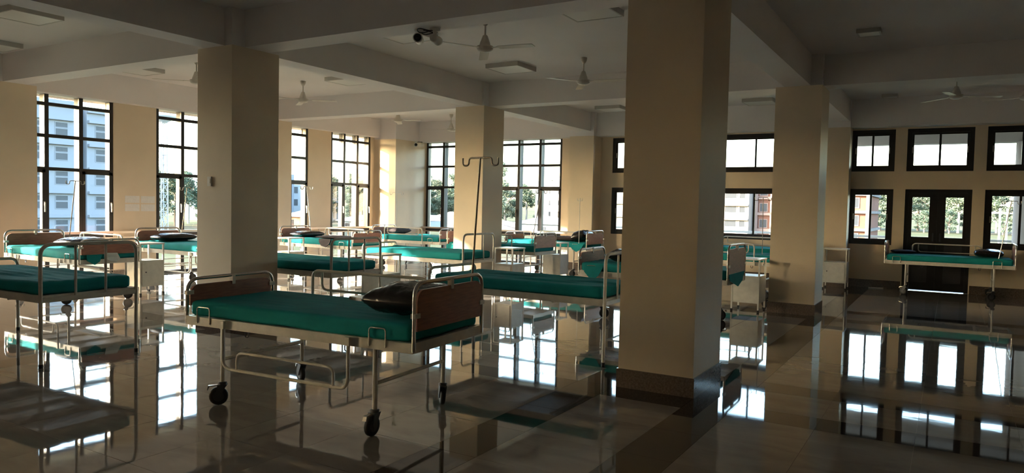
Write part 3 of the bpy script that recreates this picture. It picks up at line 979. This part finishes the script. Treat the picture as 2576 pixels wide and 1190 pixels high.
# small wall things
sw = tag(put('switch_box', MB().box(-7.765, 5.682, 1.66, -7.695, 5.70, 1.775), 'white_plastic'), 'small white switch box on the second column', 'switch')
put('rocker', MB().box(-7.75, 5.677, 1.695, -7.71, 5.683, 1.75), 'diffuser', sw)
for i, (yy, zz) in enumerate(((8.10, 1.40), (8.42, 1.40), (8.10, 1.24), (8.42, 1.24))):
    tag(put('paper_notice', MB().box(XW, yy, zz, XW + .003, yy + .29, zz + .135), 'paper'),
        ['upper left', 'upper right', 'lower left', 'lower right'][i] + ' one of four paper notices on the left wall', 'notice', 'paper notices on the pier')
st_ = tag(put('white_stick', MB().tube([(-1.38, 16.22, .012), (-1.12, 16.30, .012)], .010, 8), 'white_plastic'), 'short white stick on floor by the back wall', 'stick')
tag(put('plastic_wrap', MB().add([(-10.128, 5.78, .72), (-10.118, 5.95, .715), (-10.10, 5.99, .62), (-10.112, 5.93, .585), (-10.098, 5.85, .60), (-10.12, 5.79, .63), (-10.136, 5.78, .72), (-10.126, 5.95, .715), (-10.108, 5.99, .62), (-10.12, 5.93, .585), (-10.106, 5.85, .60), (-10.128, 5.79, .63)],
    [(0, 1, 2, 3, 4, 5), (11, 10, 9, 8, 7, 6)] + [(i, i + 6, (i + 1) % 6 + 6, (i + 1) % 6) for i in range(6)]), 'clear_wrap'), 'torn clear plastic wrap on the foot of far left bed', 'plastic wrap')

# ------------------------------------------------------------------ outdoors
GZ = -3.2
g = MB()
N = 60
ext = 700
vs_, fs_ = [], []
for i in range(N + 1):
    for j in range(N + 1):
        x = -ext + 2 * ext * i / N
        y = -ext + 2 * ext * j / N
        vs_.append((x, y, GZ + .25 * noise.noise(Vector((x * .03, y * .03, 0)))))
for i in range(N):
    for j in range(N):
        a = i * (N + 1) + j
        fs_.append((a, a + N + 1, a + N + 2, a + 1))
g.add(vs_, fs_, True)
tag(put('ground', g, 'soil'), 'dry grass and bare soil outside the windows', 'ground', kind='structure')

# balcony beyond the back wall
tag(put('trim_3', MB().box(-9.5, YW + .24, -.35, 8, 18.45, -.05), 'balcony_concrete'), 'concrete balcony floor outside the back wall', 'balcony', kind='structure')
tag(put('trim_4', MB().box(-2.6, YW + .24, 3.35, 8, 18.9, 3.5).box(-2.6, 18.05, 3.02, 8, 18.35, 3.36), 'balcony_concrete'), 'concrete balcony roof above the double door', 'roof', kind='structure')
tag(put('balcony_column', MB().lathe([(.21, -.05), (.21, 3.03)], 28, org=(1.28, 18.15, 0)), 'balcony_concrete'), 'round grey column outside, at the right edge', 'column', kind='structure')
br = empty('balcony_railing', (-9.4, 18.2, 0), 0, 'grey metal balcony railing seen through the sliding windows', 'railing')
put('top_rail', MB().box(0, -.025, .96, 17, .025, 1.01), 'galvanised', br)
for i in range(13):
    put('post', lambda: MB().tube([(0, 0, -.05), (0, 0, .965)], .02, 8), 'galvanised', br, (.1 + i * 1.4, 0, 0), key='balpost')
for z in (.25, .5, .75):
    put('bar', MB().tube([(0, 0, z), (17, 0, z)], .01, 6), 'galvanised', br)

def facade_window(parent, face, u, z, w, h, plane, sgn, glass, frame, sill=True):
    """one window on a facade: face 'x' -> plane is x, u runs along y; a recess frame and a dark pane"""
    d = .05
    def mkframe():
        q = MB()
        t = .07
        for (a0, a1, b0, b1) in ((-w / 2 - t, -w / 2, -h / 2 - t, h / 2 + t), (w / 2, w / 2 + t, -h / 2 - t, h / 2 + t), (-w / 2, w / 2, h / 2, h / 2 + t), (-w / 2, w / 2, -h / 2 - t, -h / 2)):
            if face == 'x':
                q.box(-.05, a0, b0, d, a1, b1)
            else:
                q.box(a0, -d, b0, a1, .05, b1)
        return q
    def mkpane():
        q = MB()
        if face == 'x':
            q.box(-.03, -w / 2, -h / 2, .02, w / 2, h / 2)
        else:
            q.box(-w / 2, -.02, -h / 2, w / 2, .03, h / 2)
        return q
    loc = (plane, u, z) if face == 'x' else (u, plane, z)
    o = put('window', mkframe, frame, parent, loc, key='fw%s%.2f_%.2f' % (face, w, h))
    put('pane', mkpane, glass, o, key='fp%s%.2f_%.2f' % (face, w, h))
    return o

# white block outside the far left window (its +x face looks at us)
b = empty('apartment_block', (0, 0, 0), 0, 'white multi storey block outside the far left window', 'building')
put('wall', MB().box(-115, 36, GZ, -95, 50.35, 12.8).box(-115, 51.9, GZ, -95, 58.4, 12.2), 'white_render', b)
put('unseen_sky_blocker', MB().box(-113, -75, GZ, -97, 36, 6.6), 'white_render', b)  # out of view, added to block low sky and dim the deep room
put('stair_tower', MB().box(-114, 50.3, GZ, -96.4, 51.95, 13.6), 'grey_render', b)
put('parapet', MB().box(-115.2, 35.8, 12.8, -94.6, 50.4, 13.35).box(-115.2, 51.9, 12.2, -94.6, 58.7, 12.75), 'white_render', b)
for k in range(6):
    zc_ = 9.9 - 3.02 * k
    put('ledge', MB().box(-95, 36, zc_ + 1.0, -94.55, 50.3, zc_ + 1.35).box(-95, 52, zc_ + 1.0, -94.55, 58.4, zc_ + 1.35), 'white_render', b)
    for u in (39.6, 43.1, 46.35, 48.8, 53.75, 57.3):
        facade_window(b, 'x', u, zc_ + .42, 1.42, .55, -95, 1, 'window_glass_pale', 'white_render')
        facade_window(b, 'x', u, zc_ - .46, 1.42, .80, -95, 1, 'window_glass_pale', 'white_render')
# grey and white blocks far beyond
b = empty('apartment_block', (0, 0, 0), 0, 'grey block with square windows right of second column', 'building')
put('wall', MB().box(-150, 104, GZ - 1, -130, 118, 7.6), 'grey_render', b)
put('wing', MB().box(-152, 118, GZ - 1, -132, 134.6, 5.4), 'pale_render', b)
put('roof_tank', MB().box(-142, 108, 7.6, -138, 112, 9.2), 'grey_render', b)
for k in range(4):
    zc_ = 4.1 - 2.9 * k
    for u in (106, 109, 112, 115.5):
        facade_window(b, 'x', u, zc_ + 1.2, 1.5, 1.5, -130, 1, 'window_glass_pale', 'grey_render')
    for u in (120.2, 123.0, 126.6, 129.4, 132.2):
        facade_window(b, 'x', u, zc_, 1.5, 1.5, -132, 1, 'window_glass_pale', 'pale_render')
b = empty('tower_block', (0, 0, 0), 0, 'bright white tower block through the tall back window', 'building')
put('wall', MB().box(-84.2, 150, GZ - 1, -74, 162, 6.9), 'cream_render', b)
put('parapet', MB().box(-86.0, 149.6, 6.1, -73.8, 162, 7.4), 'cream_render', b)
put('roof_tank', MB().box(-79.2, 152, 7.4, -76.0, 156, 8.6).box(-77.2, 152.5, 8.6, -76.4, 153.5, 10.6), 'cream_render', b)
for k in range(4):
    zc_ = 5.0 - 2.62 * k
    for u, w_ in ((-83.3, .55), (-80.3, .4), (-77.9, .4), (-76.6, .9), (-75.0, .5)):
        facade_window(b, 'y', u, zc_, w_, 1.05, 150, -1, 'window_glass_dark', 'cream_render')
b = empty('apartment_block', (0, 0, 0), 0, 'cream block with long windows between the right hand columns', 'building')
put('wall', MB().box(-41, 90, GZ - 1, -21.0, 102, 5.5), 'cream_render', b)
for k in range(5):
    zc_ = 3.35 - 1.72 * k
    put('ledge', MB().box(-41, 89.6, zc_ + .45, -21.0, 90, zc_ + .62), 'cream_render', b)
    for u, w_ in ((-38.9, 1.6), (-36.6, 1.0), (-34.4, 1.6), (-32, 1.6), (-29.6, 1.6), (-27.2, 1.6), (-24.9, .9), (-23.15, 1.35), (-21.75, .62)):
        facade_window(b, 'y', u, zc_, w_, .72, 90, -1, 'window_glass_dark', 'cream_render')
b = empty('brick_block', (0, 0, 0), 0, 'red brick block next to the cream block', 'building')
put('wall', MB().box(-20.6, 92, GZ - 1, -14.5, 104, 5.7), 'brick', b)
for k in range(5):
    zc_ = 3.9 - 1.95 * k
    put('floor_band', MB().box(-20.6, 91.75, zc_ - .95, -14.5, 92, zc_ - .62), 'brick_frame', b)
    for u in (-19.7, -17.8, -15.8):
        facade_window(b, 'y', u, zc_, .85, .95, 92, -1, 'window_glass_dark', 'brick_frame')
for u in (-20.5, -18.75, -16.9, -14.7):
    put('pier', MB().box(u - .14, 91.72, GZ - 1, u + .14, 92, 5.75), 'brick_frame', b)
b = empty('unfinished_block', (0, 0, 0), 0, 'unfinished brick and concrete block left of the double door', 'building')
put('wall', MB().box(-13.5, 70.3, GZ - 1, -6.2, 80, 4.6), 'brick', b)
for k in range(6):
    zc_ = 4.7 - 1.55 * k
    put('floor_slab', MB().box(-13.6, 69.9, zc_ - .12, -6.0, 80, zc_ + .12), 'raw_concrete', b)
    for u in (-12.4, -10.7, -9.0, -7.3):
        facade_window(b, 'y', u, zc_ - .75, .55, .8, 70.3, -1, 'window_glass_dark', 'raw_concrete')
for u in (-13.4, -11.5, -9.8, -8.1, -6.25):
    put('concrete_post', MB().box(u - .16, 69.95, GZ - 1, u + .16, 70.3, 4.7), 'raw_concrete', b)
# low sheds, huts and heaps
def shed(name, label, x0, y0, x1, y1, h, ma, roof):
    s = empty(name, ((x0 + x1) / 2, (y0 + y1) / 2, GZ), 0, label, 'shed')
    a, b_ = (x1 - x0) / 2, (y1 - y0) / 2
    put('wall', MB().box(-a, -b_, -.4, a, b_, h), ma, s)
    put('roof', MB().prism([(-b_ - .5, h), (b_ + .5, h + .9), (b_ + .5, h + 1.05), (-b_ - .5, h + .15)], 'x', -a - .5, a + .5), roof, s)
    put('doorway', MB().box(-.6, -b_ - .05, 0, .5, -b_ + .1, h * .75), 'window_glass_dark', s)
    return s
shed('shed', 'low shed with pale tin roof below the white tower', -64, 108, -54, 116, 1.7, 'grey_render', 'tin_roof')
shed('shed', 'small white hut left of the tin roofed shed', -72, 104, -68.5, 108, 1.6, 'cream_render', 'tin_roof')
shed('shed', 'blue grey shed outside the window by corner camera', -88, 102, -80, 108, 1.6, 'pale_render', 'tin_roof')
shed('hut', 'small orange hut outside, right of the second column', -100, 88.5, -96, 92.5, 2.0, 'orange_render', 'tin_roof')
shed('shed', 'low pale hut outside the window by sunlit corner', -96, 98, -92, 103, 1.3, 'pale_render', 'tin_roof')
def heap(name, label, x, y, rx, ry, h, seed, ma='rubble'):
    q = MB()
    n_ = 28
    vs2, fs2 = [], []
    for i in range(n_ + 1):
        for j in range(n_ + 1):
            u, v_ = i / n_ * 2 - 1, j / n_ * 2 - 1
            e = max(0, 1 - (u * u + v_ * v_)) ** .8
            vs2.append((u * rx, v_ * ry, -.3 + h * e * (1 + .5 * noise.noise(Vector((u * 3 + seed, v_ * 3, 0)))) + .25 * e * noise.noise(Vector((u * 9, v_ * 9 + seed, 0)))))
    for i in range(n_):
        for j in range(n_):
            a = i * (n_ + 1) + j
            fs2.append((a, a + n_ + 1, a + n_ + 2, a + 1))
    q.add(vs2, fs2, True)
    return tag(put(name, q, ma, None, (x, y, GZ)), label, 'heap', 'heaps outside')
heap('rubble_heap', 'pale rubble heap outside, between the right hand columns', -13.5, 52, 7, 4, 2.6, 1)
heap('rubble_heap', 'broken concrete heap outside, right of pale rubble', -8.0, 44, 2.6, 2.6, 1.7, 5)
heap('soil_heap', 'soil mound outside below the trees, back window', -88, 124, 18, 6, 2.6, 9)

# lattice mast outside the window left of the second column
t = empty('lattice_mast', (-100, 65.6, GZ), 0, 'steel lattice mast outside, left of the second column', 'mast')
H_ = 16.6
for sx in (-.55, .55):
    for sy in (-.55, .55):
        put('leg', MB().tube([(sx, sy, 0), (sx * .8, sy * .8, H_)], .09, 6), 'galvanised', t)
bq = MB()
for k in range(12):
    z0_, z1_ = k * H_ / 12, (k + 1) * H_ / 12
    s_ = .55 * (1 - .2 * k / 12)
    for a, c in (((-s_, -s_), (s_, -s_)), ((s_, -s_), (s_, s_)), ((s_, s_), (-s_, s_)), ((-s_, s_), (-s_, -s_))):
        bq.tube([(a[0], a[1], z0_), (c[0], c[1], z1_)], .045, 4)
        bq.tube([(a[0], a[1], z0_), (c[0], c[1], z0_)], .045, 4)
put('bracing', bq, 'galvanised', t)
put('platform', MB().lathe([(.4, H_ - .9), (2.1, H_ + .1), (2.1, H_ + .3), (.2, H_ + .3)], 10), 'galvanised', t)

# trees
TREE = {}
def tree_meshes(kind):
    if kind in TREE:
        return TREE[kind]
    rr = random.Random(kind * 17 + 3)
    H, Wd = [(12, 5.2), (14, 4.4), (10, 6.0), (15, 3.6)][kind]
    tk = MB()
    tk.tube([(0, 0, -.3), (.1, .05, H * .3), (-.1, .1, H * .6), (0, 0, H * .85)], [.28, .22, .15, .05], 7)
    for k in range(7):
        a = rr.uniform(0, 2 * PI)
        z0_ = H * rr.uniform(.3, .65)
        L = Wd * rr.uniform(.3, .55)
        tk.tube([(0, 0, z0_), (L * .5 * math.cos(a), L * .5 * math.sin(a), z0_ + L * .5), (L * math.cos(a), L * math.sin(a), z0_ + L * .95)], [.11, .07, .03], 5)
    lf = MB()
    clumps = []
    for k in range(26):
        a = rr.uniform(0, 2 * PI)
        hz = rr.uniform(.22, 1.0) if kind != 3 else rr.uniform(.45, 1.0)
        rad = Wd / 2 * (1 - ((hz - .55) / .62) ** 2) ** .5 if abs(hz - .55) < .62 else .2
        q = rr.uniform(.25, 1) * rad
        clumps.append((q * math.cos(a), q * math.sin(a), hz * H, rr.uniform(.7, 1.35)))
    for cx, cy_, cz, cr in clumps:
        for _ in range(210):
            d = Vector((rr.gauss(0, 1), rr.gauss(0, 1), rr.gauss(0, .8))).normalized() * cr * rr.uniform(.45, 1)
            p = Vector((cx, cy_, cz)) + d
            s = rr.uniform(.10, .23)
            n_ = Vector((rr.gauss(0, 1), rr.gauss(0, 1), rr.gauss(0, 1))).normalized()
            t1 = n_.orthogonal().normalized()
            t2 = n_.cross(t1)
            lf.add([p + t1 * s, p + t2 * s * .7, p - t1 * s, p - t2 * s * .7], [(0, 1, 2, 3)])
    mats = ['leaf_a', 'leaf_b', 'leaf_c', 'leaf_a']
    TREE[kind] = (tk.mesh('trunk', 'pale_bark' if kind in (1, 3) else 'bark'), lf.mesh('foliage', mats[kind]))
    return TREE[kind]
def tree(x, y, kind, s, label, group, wide=1.0):
    a, b_ = tree_meshes(kind)
    t_ = empty('tree', (x, y, GZ), rnd.uniform(0, 6.28), label, 'tree', group)
    t_.scale = (s * wide, s * wide, s)
    for nm, me in (('trunk', a), ('foliage', b_)):
        o = bpy.data.objects.new(nm, me)
        COL.objects.link(o)
        o.parent = t_
        if nm == 'foliage':
            o['kind'] = 'stuff'
    return t_
tr = random.Random(21)
for i in range(30):
    tree(-42 + (i % 15) * 6.2 + (3.1 if i > 14 else 0) + tr.uniform(-.4, .4), 228 + 14 * (i // 15) + tr.uniform(-2, 2), i % 4, tr.uniform(.85, 1.1), 'hazy green tree in the row beyond the field, behind the door', 'trees beyond the field', 1.45)
for i in range(30):
    x_, y_ = -142 + (i % 15) * 5.2 + (2.6 if i > 14 else 0) + tr.uniform(-.3, .3), 156 + 13 * (i // 15) + tr.uniform(-2, 2)
    if x_ > -91:
        y_ += 16
    tree(x_, y_, i % 4, tr.uniform(.72, .98), 'green tree in the belt behind the tall back windows', 'trees behind the back windows', 1.45)
for i in range(12):
    tree(-112 - 10 * (i % 2), 64 + i * 3.0 + tr.uniform(-.3, .3), i % 4, tr.uniform(.6, .8), 'green tree seen left of the second column', 'trees left of the second column', 1.4)
for i in range(10):
    tree(-119 - 11 * (i % 2) + i * 1.4, 126 + i * 2.7, i % 4, tr.uniform(.75, .95), 'pale green tree outside the window by the corner column', 'trees by the corner window', 1.4)
for i in range(15):
    tree(-40 + i * 5.6 + tr.uniform(-.8, .8), 219 + tr.uniform(-2, 2), 2, tr.uniform(.42, .6), 'low bush at the foot of trees beyond the field', 'bushes beyond the field', 1.4)
for i in range(16):
    tree(-140 + i * 4.6 + tr.uniform(-.8, .8), 147 + (14 if -140 + i * 4.6 > -92 else 0), 2, tr.uniform(.42, .6), 'low bush at the foot of trees behind back windows', 'bushes behind the back windows', 1.4)
tree(-93, 143, 3, 1.12, 'tall thin tree rising above the belt, back window', None)
tree(-88.5, 140, 1, 1.0, 'taller dark tree just left of white tower', None)
for i, (x, y) in enumerate(((3.2, 92), (4.6, 98), (5.6, 104))):
    p = tag(put('utility_pole', MB().tube([(0, 0, -.3), (0, 0, 5.6)], .11, 8).box(-.7, -.05, 5.0, .7, .05, 5.15), 'pale_bark', None, (x, y, GZ)), ['nearest', 'middle', 'furthest'][i] + ' pale pole in the field, lower right window', 'pole', 'poles in the field')
